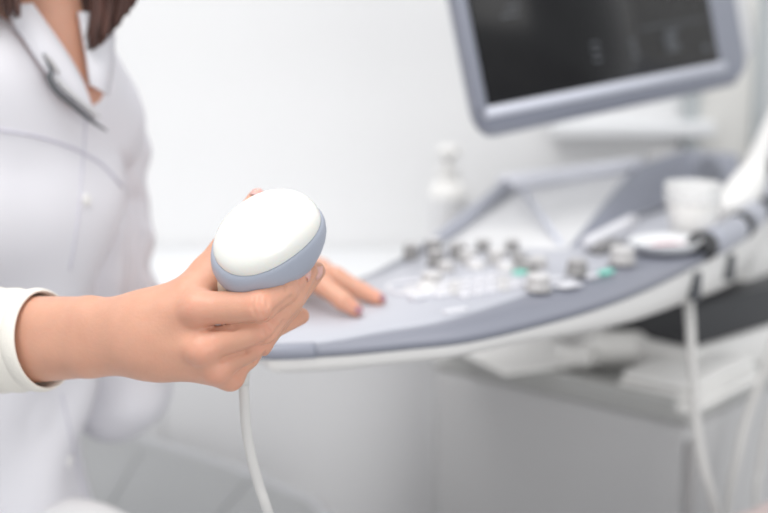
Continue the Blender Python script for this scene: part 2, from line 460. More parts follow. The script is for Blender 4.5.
vb, fb = nets(sdf_body, lo, hi, .0055); vb = smooth_v(vb, fb, 2)
person = empty('person', (float(P(-45, 560, 1.23)[0]), 1.23, .56), 'person in white coat and cream sleeve, seated, holding a probe', 'person')
v, f = jointed((vr, fr), (vl, fl), (vb, fb))
body = link('body', fast_mesh(v, f), M['skin'], person)
fl_ = np.zeros(len(v))
for q, rad in [(P(196, 309, .845), .014), (P(203, 350, .842), .013), (P(217, 373, .85), .012), (P(230, 380, .86), .010), (P(262, 307, .83), .014), (P(268, 330, .838), .011), (P(260, 345, .845), .010), (P(298, 278, .86), .010), (P(355, 310, 1.145), .012), (P(379, 299, 1.195), .012)]:
    fl_ = np.maximum(fl_, np.exp(-((v - q) ** 2).sum(1) / (rad * rad)))
at = body.data.attributes.new('flush', 'FLOAT', 'POINT'); at.data.foreach_set('value', fl_.astype(np.float32))
nt = M['skin'].node_tree; an = nt.nodes.new('ShaderNodeAttribute'); an.attribute_name = 'flush'
mx0 = [n for n in nt.nodes if n.type == 'MIX'][0]; mx1 = nt.nodes.new('ShaderNodeMix'); mx1.data_type = 'RGBA'
mlt = nt.nodes.new('ShaderNodeMath'); mlt.operation = 'MULTIPLY'; mlt.inputs[1].default_value = .28
nt.links.new(an.outputs['Fac'], mlt.inputs[0]); nt.links.new(mlt.outputs[0], mx1.inputs['Factor']); nt.links.new(mx0.outputs['Result'], mx1.inputs['A'])
mx1.inputs['B'].default_value = (.80, .35, .25, 1); nt.links.new(mx1.outputs['Result'], nt.nodes['Principled BSDF'].inputs['Base Color'])
vc, fc = nets(sdf_coat, (-.90, .80, .565), (-.10, 1.62, 1.30), .0045); vc = smooth_v(vc, fc, 3)
coat = link('coat', fast_mesh(vc, fc), M['coat'], person); coat['label'] = 'white coat with a V neck and front buttons'


def on_coat(px, py): return march(sdf_coat, px, py)
def surf_line(name, pix, r, m, parent, fn=sdf_coat, lift=0):
    pts = []
    for q in catmull([np.array(p) for p in pix], 6):
        p = march(fn, q[0], q[1])
        if p is not None: pts.append(p + grad(fn, p) * lift)
    if len(pts) > 2: return link(name, tube_me(pts, r, 8, 1), m, parent)
surf_line('seam', [(-20, 128), (0, 130), (35, 136), (70, 147), (100, 163), (122, 186)], .0016, M['seam'], coat)
surf_line('seam', [(88, 84), (84, 150), (78, 220), (70, 270)], .0009, M['seam'], coat)
surf_line('seam', [(62, 395), (72, 440), (80, 480), (96, 530)], .0010, M['seam'], coat)
for px, py in ((69, 461), (74, 508), (84, 330), (86, 200)):
    p = on_coat(px, py)
    if p is None: continue
    n = grad(sdf_coat, p); R3 = frame_from(n)
    link('button', lathe_me([(.0001, .0025), (.0025, .0022), (.0045, .0028), (.0056, .002), (.006, .0005), (.0058, -.001)], MX(p, R3), 20), M['white'], coat)
# lapels / collar : thick folded bands running up from the V tip round the neck
def ribbon(name, pix_in, pix_out, fn, m, parent, th=.003, lift=.003):
    A = [march(fn, *q) for q in catmull([np.array(p) for p in pix_in], 6)]; Bq = [march(fn, *q) for q in catmull([np.array(p) for p in pix_out], 6)]
    V = []; Fc = []
    ok = [(a, b) for a, b in zip(A, Bq) if a is not None and b is not None]
    for a, b in ok:
        na, nb_ = grad(fn, a), grad(fn, b); mid = (a + b) / 2
        pm = mid + (na + nb_) / 2 * (lift + .002)
        for p, n, l in ((a, na, lift), (pm, (na + nb_) / 2, 0), (b, nb_, lift)):
            V.append(p + n * l); V.append(p + n * (l + th))
    for i in range(len(ok) - 1):
        for j in range(2):
            o = i * 6 + j * 2; q = o + 6
            Fc += [(o, q, q + 2, o + 2), (o + 1, o + 3, q + 3, q + 1)]
        o = i * 6; q = o + 6
        Fc += [(o, o + 1, q + 1, q), (o + 4, q + 4, q + 5, o + 5)]
    bm = bmesh.new(); bm.from_mesh(mesh(V, Fc)); ob = link(name, from_bm(bm), m, parent)
    return ob
ribbon('lapel', [(80, 80), (66, 55), (50, 30), (34, 4)], [(92, 122), (60, 92), (28, 50), (4, 10)], ct, M['coat'], coat)
ribbon('lapel', [(87, 84), (84, 60), (80, 36), (76, 12)], [(104, 94), (109, 62), (108, 36), (102, 12)], ct, M['coat'], coat)
# collar standing round the nape and down the far side of the V
cpts = [NECKB + BT.T @ np.array(q) for q in ((.052, .030, .020), (.060, .0, .030), (.050, -.038, .038), (.0, -.060, .042), (-.050, -.038, .038), (-.060, 0, .030), (-.052, .030, .020))]
link('collar', tube_me(cpts, [.010, .016, .018, .020, .018, .016, .010], 16, 8, (1, .22), up=(0.0, 0.0, 1.0)), M['coat'], coat)
# dark open clip on the chest
bp_ = [(40, 56), (47, 72), (44, 78), (52, 90), (66, 101), (84, 116), (98, 127)]
bpts = []
for q in bp_:
    p = march(ct, *q); bpts.append(p + grad(ct, p) * .0105)
bd = empty('badge_clip', tuple(map(float, bpts[3])), 'dark angled clip with a slim clear strip pinned on the coat lapel', 'clip')
link('clip_bar', tube_me(bpts, [.0010, .0016, .0026, .0026, .0024, .0020, .0008], 10, 6), M['slot'], bd)
q2 = [march(ct, *q) for q in ((41, 58), (48, 66), (54, 74))]
link('clip_arm', tube_me([p + grad(ct, p) * .012 for p in q2], [.0012, .0018, .0014], 8, 4), M['knob'], bd)
q3 = [march(ct, *q) for q in ((50, 78), (66, 92), (90, 112))]
link('clear_strip', tube_me([p + grad(ct, p) * .011 for p in q3], [.004, .006, .004], 10, 4, (.25, 1)), M['clear'], bd)

# knit shirt sleeve on the near forearm
ax = Vector(ARM[2] - ARM[3]).normalized(); R3 = frame_from(ax, (0, 0, 1))
e = Vector(P(46, 339.6, .919))
def sleeve_pt(s, w, dr=0):
    """s distance back from the hem"""
    c = e - ax * s
    x = R3.col[0]; y = R3.col[1]
    r = .0374 + .055 * s + dr + .0012 * math.sin(5 * w + s * 60) * min(1, s * 20) + .0009 * math.sin(s * 300) * math.exp(-s * 3)
    return c + (x * math.cos(w) * 1.0 + y * math.sin(w) * .88) * r
SG = 72
prof = [(.0, -.0018), (.0, -.0006), (.0005, 0.0), (.002, .0002)] + [(.004 + i * .0022, .0003) for i in range(4)] + [(.0125, .0002), (.0133, -.0009), (.0142, .0)] + [(.018 + i * .006, .0) for i in range(26)]
V = []; Fc = []
inner = [(.06, -.0025), (.03, -.0022), (.01, -.002)]
pp = inner + prof
for s, dr in pp:
    for k in range(SG): V.append(sleeve_pt(s, 2 * math.pi * k / SG, dr))
for i in range(len(pp) - 1):
    for k in range(SG): Fc.append((i * SG + k, i * SG + (k + 1) % SG, (i + 1) * SG + (k + 1) % SG, (i + 1) * SG + k))
bm = bmesh.new(); bm.from_mesh(mesh(V, Fc)); sl = link('shirt_sleeve', from_bm(bm), M['knit'], person); sl['label'] = 'cream knit shirt sleeve with a stitched hem'

# nails
def nail(pt, nrm, along, w, l, m):
    n = Vector(nrm).normalized(); a = Vector(along); a = (a - n * a.dot(n)).normalized(); s = n.cross(a)
    V = []; Fc = []; N = 7
    for i in range(N):
        for j in range(N):
            u = (i / (N - 1) * 2 - 1); t = (j / (N - 1) * 2 - 1)
            ww = w * (1 - .28 * abs(t) ** 3); V.append(Vector(pt) + s * u * ww + a * t * l - n * (u * u * w * .45 + (t * t) * l * .12) + n * .0006)
    for i in range(N - 1):
        for j in range(N - 1): Fc.append((i * N + j, (i + 1) * N + j, (i + 1) * N + j + 1, i * N + j + 1))
    o = link('fingernail', mesh(V, Fc), m, body); so = o.modifiers.new('s', 'SOLIDIFY'); so.thickness = .0008; so.offset = 0
    return o
def nail_at(fn, px, py, along, w, l, m):
    p = march(fn, px, py)
    if p is not None: nail(p, grad(fn, p, .003), along, w, l, m)
fdir = lambda D, k: D[k][0][-1] - D[k][0][-2]
nail_at(sdf_rhand, 309, 273, fdir(RH, 'middle'), .0036, .0056, M['nail'])
nail_at(sdf_rhand, 319, 272, fdir(RH, 'ring'), .0032, .0056, M['nail'])
nail_at(sdf_lhand, 359, 310, fdir(LH, 'index'), .0034, .0036, M['nail_dark'])
nail_at(sdf_lhand, 383, 298, fdir(LH, 'middle'), .0034, .0036, M['nail_dark'])
nail_at(sdf_rhand, 257, 192, fdir(RH, 'thumb'), .0045, .004, M['nail'])
# face
for s in (-1, 1):
    link('eye', lathe_me([(.011 * math.sin(a), .011 * math.cos(a)) for a in np.linspace(.01, math.pi - .01, 12)], MX(hp(.030 * s, .078, .014), frame_from(FH)), 20), M['eye'], body)
    link('pupil', lathe_me([(.0001, .0112), (.003, .0108), (.0048, .0100)], MX(hp(.030 * s, .0782, .014), frame_from(FH)), 16), M['black'], body)
    link('eyebrow', tube_me([hp(.015 * s, .097, .034), hp(.030 * s, .096, .039), hp(.047 * s, .084, .034)], [.002, .0028, .0012], 8, 5), M['hairm'], body)
link('lips', lathe_me([(.0001, .004), (.014, .003), (.020, 0), (.014, -.003), (.0001, -.004)], MX(hp(0, .094, -.055), frame_from(UH, LHd)), 20, 1, .35), M['lip'], body)
# hair : bob made of strands over a cap
def sdf_hair(X):
    d = ell(X, hp(0, -.014, .045), (.086, .098, .090), BH)
    d = smax(d, -ell(X, hp(0, .085, -.01), (.060, .060, .075), BH), .01)
    return d
vh, fh = nets(sdf_hair, HEAD - .16, HEAD + .17, .006)
hair = link('hair', fast_mesh(smooth_v(vh, fh, 2), fh), M['hairm'], person); hair['label'] = 'dark brown bob'
hs = bmesh.new()
def strand_to(bm, pts, r, seg=6):
    me = tube_me(pts, r, seg, 4); b2 = bmesh.new(); b2.from_mesh(me)
    m0 = bpy.data.meshes.new('t'); b2.to_mesh(m0); b2.free(); bm.from_mesh(m0); bpy.data.meshes.remove(m0); bpy.data.meshes.remove(me)
def lerp(a, b, t): return a + (b - a) * t
for i in range(330):      # lock beside the far cheek, hanging forward
    t = random.random(); u = random.random()
    top = hp(.055 + .03 * u, .05 - .10 * t, .07 + .03 * random.random())
    mid = hp(.085 + .012 * u, .045 - .09 * t, -.02)
    tip_px = lerp(86, 133, t ** .9) + random.gauss(0, 1.5); tip_py = (52 - 52 * max(0, t - .12) ** 1.1 * 1.0) - 10 * random.random() ** 2
    tip = P(tip_px - 3 * u, min(tip_py, 50), 1.17 + .05 * u)
    mid2 = P(lerp(96, 140, t), -40, 1.17 + .05 * u)
    strand_to(hs, [top, mid, mid2, lerp(mid2, tip, .6) + np.array([.003, 0, 0]), tip], [.003, .0035, .0032, .0025, .0006])
for i in range(60):       # thin strands over the white collar
    t = random.random()
    tip = P(70 + 22 * t + random.gauss(0, 2), 14 + 26 * t + random.gauss(0, 4), 1.19)
    strand_to(hs, [hp(.075, .04 - .05 * t, .02), P(80 + 16 * t, -50, 1.19), tip], [.0025, .0018, .0005])
for i in range(60):      # near side
    t = random.random(); top = hp(-.07, .05 - .10 * t, .05); mid = hp(-.088, .045 - .09 * t, -.03)
    tip = P(22 - 75 * t + random.gauss(0, 3), 18 - 10 * random.random() + random.random() * 6, 1.10 + .06 * random.random())
    strand_to(hs, [top, mid, lerp(mid, tip, .6), tip], [.003, .0035, .0028, .0006])
for i in range(160):      # nape
    t = random.random() * 2 - 1; top = hp(.08 * t, -.09 + .02 * abs(t), .03)
    tip = hp(.085 * t, -.095 + .03 * abs(t), -.12 - .02 * random.random()); strand_to(hs, [top, lerp(top, tip, .5) - FH * .01, tip], [.004, .004, .001])
link('hair_strands', from_bm(hs), M['hairm'], hair)
# trousers and shoes
def sdf_trouser(X):
    d = ell(X, P(-80, 575, 1.23), (.165, .125, .09), BT)
    d = smin(d, ell(X, P(66, 560, 1.15), (.085, .15, .045), BT), .03)
    for s in (-1, 1):
        hip = P(-60, 585, 1.22) + Lf * .085 * s; knee = hip + Ff * .40 + Lf * .03 * s - Zf * .04; ank = knee * 1.0; ank = ank - Ff * .02; ank[2] = .12
        d = smin(d, chain(X, [hip, knee, ank], [.078, .066, .052], .04), .04)
    return d + (.002 * np.sin(X[:, 0] * 60 + X[:, 2] * 40)).astype(np.float32)
vt, ft = nets(sdf_trouser, (-.75, .60, .05), (.25, 1.55, .85), .008)
link('trousers', fast_mesh(smooth_v(vt, ft, 2), ft), M['trouser'], person)
for s in (-1, 1):
    hip = P(-60, 585, 1.22) + Lf * .085 * s; knee = hip + Ff * .40 + Lf * .03 * s; c = knee - Ff * .02
    def sh(X, c=c):
        return smax(smin(ell(X, np.array([c[0], c[1], .05]) + Ff * .06, (.042, .13, .045), BT), cone(X, np.array([c[0], c[1], .05]), np.array([c[0], c[1], .10]), .04, .045), .03), .002 - X[:, 2], .003)
    cc = np.array([c[0], c[1], .05]); v_, f_ = nets(sh, cc - .22, cc + .22, .007)
    link('shoe', fast_mesh(smooth_v(v_, f_, 1), f_), M['white'], person)

# ------------------------------------------------------------------ probe in hand
probe = empty('ultrasound_probe', tuple(map(float, P(243, 345, .905))), 'white and grey ultrasound probe with an egg-shaped head, held in the near hand', 'ultrasound probe')
PC = P(268, 236, .862)
inpl = lambda r, u, b: CR * r + CU * u - CF * b          # right, up, back toward the camera
tl = math.radians(38)
mj = inpl(math.cos(tl), math.sin(tl), -.42); mj /= np.linalg.norm(mj)
axp = inpl(.08, .72, .66); axp -= mj * (axp @ mj); axp /= np.linalg.norm(axp)
mn = np.cross(axp, mj)
PM = Matrix((Vector(mj), Vector(mn), Vector(axp))).transposed()
def head_me(prof, seg=96):
    """prof (scale_major, scale_minor, z, shift)"""
    V = []; Fc = []
    for a, b, z, sh in prof:
        for k in range(seg):
            w = 2 * math.pi * k / seg; c, s = math.cos(w), math.sin(w)
            e_ = .92
            x = a * math.copysign(abs(c) ** e_, c); y = b * math.copysign(abs(s) ** e_, s)
            V.append(Vector(PC) + PM @ Vector((x + sh, y, z + ZC(x / .042, y / .034) * min(1, max(0, (z + .03) / .03)))))
    n = len(prof)
    for i in range(n - 1):
        for k in range(seg): Fc.append((i * seg + k, i * seg + (k + 1) % seg, (i + 1) * seg + (k + 1) % seg, (i + 1) * seg + k))
    Fc.append(tuple(range(seg))[::-1]); Fc.append(tuple((n - 1) * seg + k for k in range(seg)))
    bm = bmesh.new(); bm.from_mesh(mesh(V, Fc)); bmesh.ops.remove_doubles(bm, verts=bm.verts, dist=1e-6); return from_bm(bm)
def ZC(x, y): return -.0035 * x * x
A0, B0 = .0438, .0325
body_prof = []
for z, k in ((-.036, .42), (-.0355, .50), (-.034, .60), (-.031, .70), (-.027, .79), (-.022, .87), (-.017, .93), (-.012, .970), (-.007, .990), (-.002, .985), (.001, .968), (.0034, .945), (.0042, .918)):
    body_prof.append((A0 * (k * .9 + .1 * k * k), B0 * k, z * (1.12 if z < 0 else 1), -.003 * (1 - (z + .036) / .04)))
link('probe_body', head_me(body_prof), M['probe_grey'], probe)
cap_prof = [(A0 * .915, B0 * .905, .0042, 0), (A0 * .915, B0 * .905, .0048, 0)]
for a in np.linspace(.05, math.pi / 2 - .01, 18):
    cap_prof.append((A0 * .917 * math.cos(a) ** .72, B0 * .907 * math.cos(a) ** .72, .0048 + .017 * math.sin(a), 0))
link('probe_cap', head_me(cap_prof), M['cap'], probe)
hb = Vector(PC) + PM @ Vector((-.010, 0, -.026))
link('probe_handle', tube_me([hb, P(236, 288, .883), P(240, 318, .897), P(239, 342, .895), P(240, 360, .890)], [.0225, .0165, .0135, .0105, .0080], 32, 8), M['probe_cream'], probe)
link('strain_relief', tube_me([P(240, 358, .890), P(243, 386, .886)], [.0080, .0045], 20, 4), M['cable'], probe)
link('probe_cable', tube_me([P(241, 365, .889), P(244, 392, .886), P(246, 425, .886), P(251, 455, .887), P(259, 485, .89), P(269, 515, .894), P(285, 570, .93), P(330, 680, 1.05), P(430, 820, 1.25), P(560, 800, 1.45)], .0038, 16, 8), M['cable'], probe)

# ------------------------------------------------------------------ couch
couch = empty('examination_couch', (-.6, 1.25, 0), 'grey padded examination couch with stitched seams under the seated person', 'couch')
co = [(-1.5, .95), (-.42, .95), (-.22, 1.0), (-.08, 1.12), (-.035, 1.26), tuple(PZ(335, 513, .56)[:2]), tuple(PZ(290, 484, .56)[:2]), tuple(PZ(228, 459, .56)[:2]), tuple(PZ(165, 440, .56)[:2]), (-.42, 1.90), (-.6, 1.91), (-1.5, 1.91)]
cc_ = catmull([np.array(c) for c in co], 6)
def slab(outline, zs, name, m, parent, insets=None, smooth=True):
    V = []; Fc = []; N = len(outline); o2 = np.array([q[:2] for q in outline])
    ctr = o2.mean(0); nrm = []
    area = .5 * sum(o2[i][0] * o2[(i + 1) % N][1] - o2[(i + 1) % N][0] * o2[i][1] for i in range(N)); sg = 1 if area > 0 else -1
    for i in range(N):
        t = o2[(i + 1) % N] - o2[i - 1]; t = t / (np.linalg.norm(t) + 1e-9); nrm.append(np.array([t[1], -t[0]]) * sg)
    for j, z in enumerate(zs):
        ins = insets[j] if insets else 0
        for i in range(N):
            zi = z(i) if callable(z) else z; ii = ins(i) if callable(ins) else ins
            p = o2[i] - nrm[i] * ii; V.append((p[0], p[1], zi))
    for j in range(len(zs) - 1):
        for i in range(N): Fc.append((j * N + i, j * N + (i + 1) % N, (j + 1) * N + (i + 1) % N, (j + 1) * N + i))
    Fc.append(tuple(range(N))[::-1]); Fc.append(tuple((len(zs) - 1) * N + i for i in range(N)))
    bm = bmesh.new(); bm.from_mesh(mesh(V, Fc)); ob = link(name, from_bm(bm), m, parent, smooth)
    return ob
slab(cc_, [.44, .45, .52, .545, .557, .56], 'cushion', M['couch'], couch, [.02, .004, 0, .004, .012, .024])
pip = [np.array([*p[:2], .554]) for p in cc_]
o2 = []
for i, p in enumerate(pip):
    a = pip[max(i - 1, 0)]; b = pip[min(i + 1, len(pip) - 1)]; t = (b - a)[:2]; t /= np.linalg.norm(t) + 1e-9
    o2.append(p - np.array([t[1], -t[0], 0]) * .016)
link('piping', tube_me(o2[1:-1], .0105, 12, 1), M['couch_edge'], couch)
for a, b in (((140, 452), (100, 520)), ((250, 478), (196, 540)), ((340, 540), (300, 600))):
    link('seam', tube_me([PZ(*a, .561), PZ((a[0] + b[0]) / 2, (a[1] + b[1]) / 2, .561), PZ(*b, .561)], .0022, 8, 4), M['couch'], couch)
box('base', (-.80, 1.42, .23), (1.1, .6, .42), M['cabinet'], couch)
box('plinth', (-.80, 1.42, .01), (1.0, .5, .02), M['slot'], couch)

# ------------------------------------------------------------------ ultrasound machine
mach = empty('ultrasound_machine', (.5, 1.85, 0), 'white and blue-grey ultrasound machine with a tilted monitor and a curved control console', 'ultrasound machine')
CZ = .92
rim_px = [(262, 345), (300, 345), (350, 342), (400, 337), (470, 329), (540, 313), (600, 296), (650, 277), (700, 253), (740, 232), (770, 207), (800, 180)]
back_px = [(815, 160), (790, 158), (745, 166), (690, 172), (640, 198), (590, 226), (520, 233), (470, 236), (430, 240), (400, 254), (368, 270), (330, 282), (290, 293), (256, 312), (246, 332)]
out = catmull([PZ(*q, CZ)[:2] for q in rim_px + back_px], 6, True)
NR = len(rim_px) * 6
def frac(i): return min(1, i / NR) if i <= NR else max(0, 1 - (i - NR) / (len(out) - NR))
wt = lambda i: .016 + .16 * max(0, frac(i) - .38) ** 1.3
brd = lambda i: .012 + .052 * min(1, max(0, (frac(i) - .12) / .35)) * (1 if i <= NR else .3)
console = slab(out, [CZ - .010, CZ - .002, CZ], 'console', M['grey_top'], mach, [lambda i: brd(i) - .002, lambda i: brd(i), lambda i: brd(i) + .003]); console['label'] = 'blue-grey control console'

slab(out, [lambda i: CZ - .012 - .006 * frac(i), lambda i: CZ - .011 - .006 * frac(i), CZ - .008, CZ - .005, CZ - .003, CZ - .0025], 'console_rim', M['rimg'], mach, [.004, .001, -.001, .0005, lambda i: brd(i) * .85, lambda i: brd(i) + .004])
slab(out, [lambda i: CZ - .013 - wt(i) - .004, lambda i: CZ - .013 - wt(i), lambda i: CZ - .013 - wt(i) * .6, CZ - .0135, CZ - .0115], 'console_skirt', M['white'], mach, [.09, lambda i: .018 - .004 * frac(i), lambda i: .008, .003, .006])
def edgept(i, dz=0, ins=0):
    a = out[(i - 1) % len(out)]; b = out[(i + 1) % len(out)]; t = (b - a) / np.linalg.norm(b - a); n = np.array([t[1], -t[0]])
    return np.array([*(out[i] - n * ins), CZ + dz]), t, n
# darker end segment at the left tip
link('rim_end_cap', tube_me([edgept(i, -.0065, .005)[0] for i in range(len(out) - 20, len(out), 3)] + [edgept(i, -.0065, .005)[0] for i in (0, 4, 8)], .0072, 16, 4), M['bezel'], mach)
# grey moulded holder blocks with dark gaps along the right rim
def near_rim(px):
    best = min(range(NR), key=lambda i: abs((lambda p: 384 + FPX * ((p - CAM) @ CR) / ((p - CAM) @ CF))(np.array([*out[i], CZ])) - px)); return best
blocks = [(712, 738), (748, 762), (768, 790)]
for a, b in blocks:
    ia, ib = near_rim(a), near_rim(b); pts = [edgept(i, .003, .006)[0] for i in range(ia, max(ib, ia + 2) + 1)]
    link('holder_block', tube_me(pts, .0180, 16, 2), M['grey'], mach)
for px in (708, 745, 766):
    i = near_rim(px); p, t, n = edgept(i, .003, .006); link('holder_gap', tube_me([p - np.array([*t, 0]) * .006, p + np.array([*t, 0]) * .005], .0186, 16, 2), M['black'], mach)
for px, in ((701,), (736,)):
    i = near_rim(px); p, t, n = edgept(i, -.040, .004); R = Matrix((Vector((*t, 0)), Vector((*(-n), 0)), Vector((0, 0, 1)))).transposed()
    box('skirt_slot', (0, 0, 0), (.009, .014, .034), M['slot'], mach, MX(p, R), .002)

def knob(px, py, r, h, top='knob', side='knob_side', z0=CZ, base=True):
    p = PZ(px, py, z0)
    prof = [(r * 1.12, 0), (r * 1.12, h * .12), (r, h * .16), (r * .94, h * .9), (r * .85, h), (r * .5, h * 1.03), (.0001, h * 1.03)]
    V = []; seg = 24; Fc = []
    me = lathe_me(prof, MX(p), seg)
    o = link('knob', me, [M[side], M[top]], console)
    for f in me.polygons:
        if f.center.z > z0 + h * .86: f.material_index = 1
    return o
knobs = [(538, 290, .0125, .016, 'knob_light', 'knob'), (577, 275, .0115, .017, 'knob', 'knob_side'), (528, 272, .010, .013, 'knob', 'knob_side'), (538, 268, .010, .013, 'knob_light', 'knob'),
 (622, 263, .014, .018, 'knob_light', 'knob'), (411, 258, .009, .016, 'knob', 'knob_side'), (436, 266, .010, .018, 'knob', 'knob_side'), (434, 252, .010, .016, 'knob_light', 'knob_side'),
 (458, 258, .010, .017, 'knob', 'knob_side'), (468, 263, .010, .014, 'knob_light', 'knob'), (483, 251, .0085, .013, 'knob', 'knob_side'), (497, 263, .011, .015, 'knob_light', 'knob'), (512, 251, .0085, .013, 'knob', 'knob_side'),
 (519, 265, .010, .013, 'knob', 'knob_side'), (446, 271, .009, .010, 'knob_light', 'knob'), (476, 268, .009, .010, 'keyc', 'knob_light'), (506, 270, .009, .010, 'keyc', 'knob_light'), (432, 284, .011, .012, 'knob_light', 'knob')]
for k in knobs: knob(*k)
link('trackball', lathe_me([(.0001, .010), (.006, .0095), (.011, .006), (.0135, .0005), (.016, .0008), (.020, .0025), (.024, .0015), (.026, 0)][::-1], MX(PZ(427, 291, CZ)), 32), M['knob_light'], console)
for px, py, w, d, h, m, r in [(455, 312, .026, .008, .003, 'keyc', 35), (418, 300, .018, .010, .006, 'keyc', 35), (520, 274, .015, .010, .004, 'green', 40), (606, 274, .022, .008, .004, 'green', 44), (592, 278, .018, .007, .004, 'keyc', 44), (556, 281, .020, .008, .004, 'keyc', 40), (568, 286, .028, .018, .003, 'keyc', 40)]:
    p = PZ(px, py, CZ); box('key', (0, 0, h / 2), (w, d, h), M[m], console, MX(p, Matrix.Rotation(math.radians(r), 3, 'Z')), .0015)
for a in range(4):      # rows of small keys around the trackball
    for b in range(7):
        c = PZ(452, 300, CZ) + np.array([.77, .64, 0]) * (b * .0175) + np.array([-.64, .77, 0]) * (a * .017)
        if (a, b) in ((0, 0),): continue
        box('key', (0, 0, .002), (.0125, .0115, .004), M['keyc' if (a * 3 + b) % 4 else 'knob_light'], console, MX(c, Matrix.Rotation(math.radians(40), 3, 'Z')), .0012)
link('trackball_ring', tube_me([PZ(427, 289, CZ) + np.array([.040 * math.cos(w), .034 * math.sin(w), .001]) for w in np.linspace(.3, 5.9, 16)], .0028, 8, 2), M['keyc'], console)
# slider lever at the back right
link('lever', tube_me([PZ(586, 254, CZ) + np.array([0, 0, .012]), PZ(632, 238, CZ) + np.array([0, 0, .022])], [.0075, .0085], 14, 3), M['keyc'], console)
box('lever_base', (0, 0, .006), (.05, .02, .012), M['knob_side'], console, MX(PZ(606, 252, CZ), Matrix.Rotation(math.radians(44), 3, 'Z')))

# hood behind the controls: sloping panel in a frame, dark side wing
def quad_slab(name, c4, th, m, parent, bev=.003):
    c4 = [Vector(c) for c in c4]; n = (c4[1] - c4[0]).cross(c4[3] - c4[0]).normalized()
    V = c4 + [c - n * th for c in c4]; Fc = [(0, 1, 2, 3), (7, 6, 5, 4), (0, 4, 5, 1), (1, 5, 6, 2), (2, 6, 7, 3), (3, 7, 4, 0)]
    bm = bmesh.new(); bm.from_mesh(mesh(V, Fc)); o = link(name, from_bm(bm), m, parent); mod_bevel(o, bev); return o
hBL, hBR = PZ(430, 247, CZ), PZ(568, 250, CZ); hTL, hTR = P(507, 184, 1.76), P(640, 165, 2.02)
quad_slab('hood_panel', [hBL, hBR, hTR, hTL], .008, M['cabinet'], mach)
link('hood_strut', tube_me([P(428, 248, 1.49), P(508, 184, 1.74)], .0085, 12, 2), M['grey'], mach)
link('hood_bar', tube_me([P(503, 183, 1.735), P(572, 174, 1.87), P(640, 165, 2.0)], .0125, 12, 3), M['bar'], mach)
link('hood_rib', tube_me([P(522, 188, 1.735), P(562, 246, 1.50)], .0040, 10, 2), M['bezel_light'], mach)
# wing: closed prism
wv = [PZ(566, 252, CZ), P(642, 165, 1.93), P(690, 148, 2.02), P(694, 200, 2.0), P(640, 228, 1.72)]
wb = [Vector(w) + Vector((.0, .06, -.01)) for w in wv]
N = len(wv); bm = bmesh.new(); bm.from_mesh(mesh([Vector(w) for w in wv] + wb, [tuple(range(N)), tuple(range(2 * N - 1, N - 1, -1))] + [(i, i + N, (i + 1) % N + N, (i + 1) % N) for i in range(N)]))
mod_bevel(link('hood_wing', from_bm(bm), M['grey_hood'], mach), .006)
sp4 = [P(688, 205, 2.05), P(738, 205, 2.05), P(741, 153, 2.08), P(686, 148, 2.08)]
sp = quad_slab('speaker_panel', sp4, .04, M['grey'], mach, .008)
quad_slab('panel_edge', [P(676, 205, 2.0), P(688, 205, 2.03), P(688, 149, 2.06), P(678, 149, 2.03)], .05, M['knob_light'], mach)
a, b, d_ = Vector(sp4[0]), Vector(sp4[1]), Vector(sp4[3])
nn = (b - a).cross(d_ - a).normalized()
bmh = bmesh.new()
for i in range(8):
    for j in range(7):
        u = .22 + i * .062 + (j % 2) * .03; v_ = .30 + j * .085
        if (u - .45) ** 2 / .06 + (v_ - .56) ** 2 / .09 > 1: continue
        q = a + (b - a) * u + (d_ - a) * v_ + nn * .0006
        bmesh.ops.create_circle(bmh, cap_ends=True, radius=.0021, segments=10, matrix=MX(q, frame_from(nn)))
link('speaker_holes', from_bm(bmh), M['slot'], sp)

# monitor
psi, tau, rho = map(math.radians, (40, 12, 5)); W_, H_ = .46, .35
mx = Vector((math.cos(psi), math.sin(psi), 0)); mnn = Vector((math.sin(psi) * math.cos(tau), -math.cos(psi) * math.cos(tau), math.sin(tau)))
mz = mnn.cross(mx); mz = mz if mz.z > 0 else -mz
x2 = mx * math.cos(rho) + mz * math.sin(rho); z2 = mz * math.cos(rho) - mx * math.sin(rho)
MM = MX(P(485, 107, 1.50), Matrix((x2, mnn * -1, z2)).transposed())     # local y points into the monitor
def rr(x0, z0, x1, z1, r, y, n=8):
    pts = []
    for cx, cz, a0 in ((x1 - r, z0 + r, -90), (x1 - r, z1 - r, 0), (x0 + r, z1 - r, 90), (x0 + r, z0 + r, 180)):
        for k in range(n + 1):
            w = math.radians(a0 + 90 * k / n); pts.append(Vector((cx + r * math.cos(w), y, cz + r * math.sin(w))))
    return pts
def loft(rings, closed_ends=(True, True)):
    V = []; Fc = []; N = len(rings[0])
    for r in rings: V += r
    for j in range(len(rings) - 1):
        for i in range(N): Fc.append((j * N + i, j * N + (i + 1) % N, (j + 1) * N + (i + 1) % N, (j + 1) * N + i))
    if closed_ends[0]: Fc.append(tuple(range(N))[::-1])
    if closed_ends[1]: Fc.append(tuple((len(rings) - 1) * N + i for i in range(N)))
    bm = bmesh.new(); bm.from_mesh(mesh(V, Fc)); bmesh.ops.transform(bm, matrix=MM, verts=bm.verts); return from_bm(bm)
l, r_, b_, t_ = -.014, W_ + .070, -.036, H_ + .03
monitor = link('monitor', loft([rr(l + .004, b_ + .020, r_ - .006, t_ - .004, .022, -.004), rr(l, b_ + .012, r_, t_, .026, .000), rr(l + .003, b_, r_ + .003, t_, .030, .014), rr(l + .016, b_ + .004, r_ + .006, t_, .03, .030), rr(l + .06, b_ + .03, r_ - .01, t_ - .03, .03, .056)]), M['bezel'], mach)
monitor['label'] = 'tilted flat monitor with a grey bezel'
screen = link('screen', loft([rr(0, 0, W_, H_, .002, -.0046), rr(0, 0, W_, H_, .002, -.002)]), M['screen'], monitor)
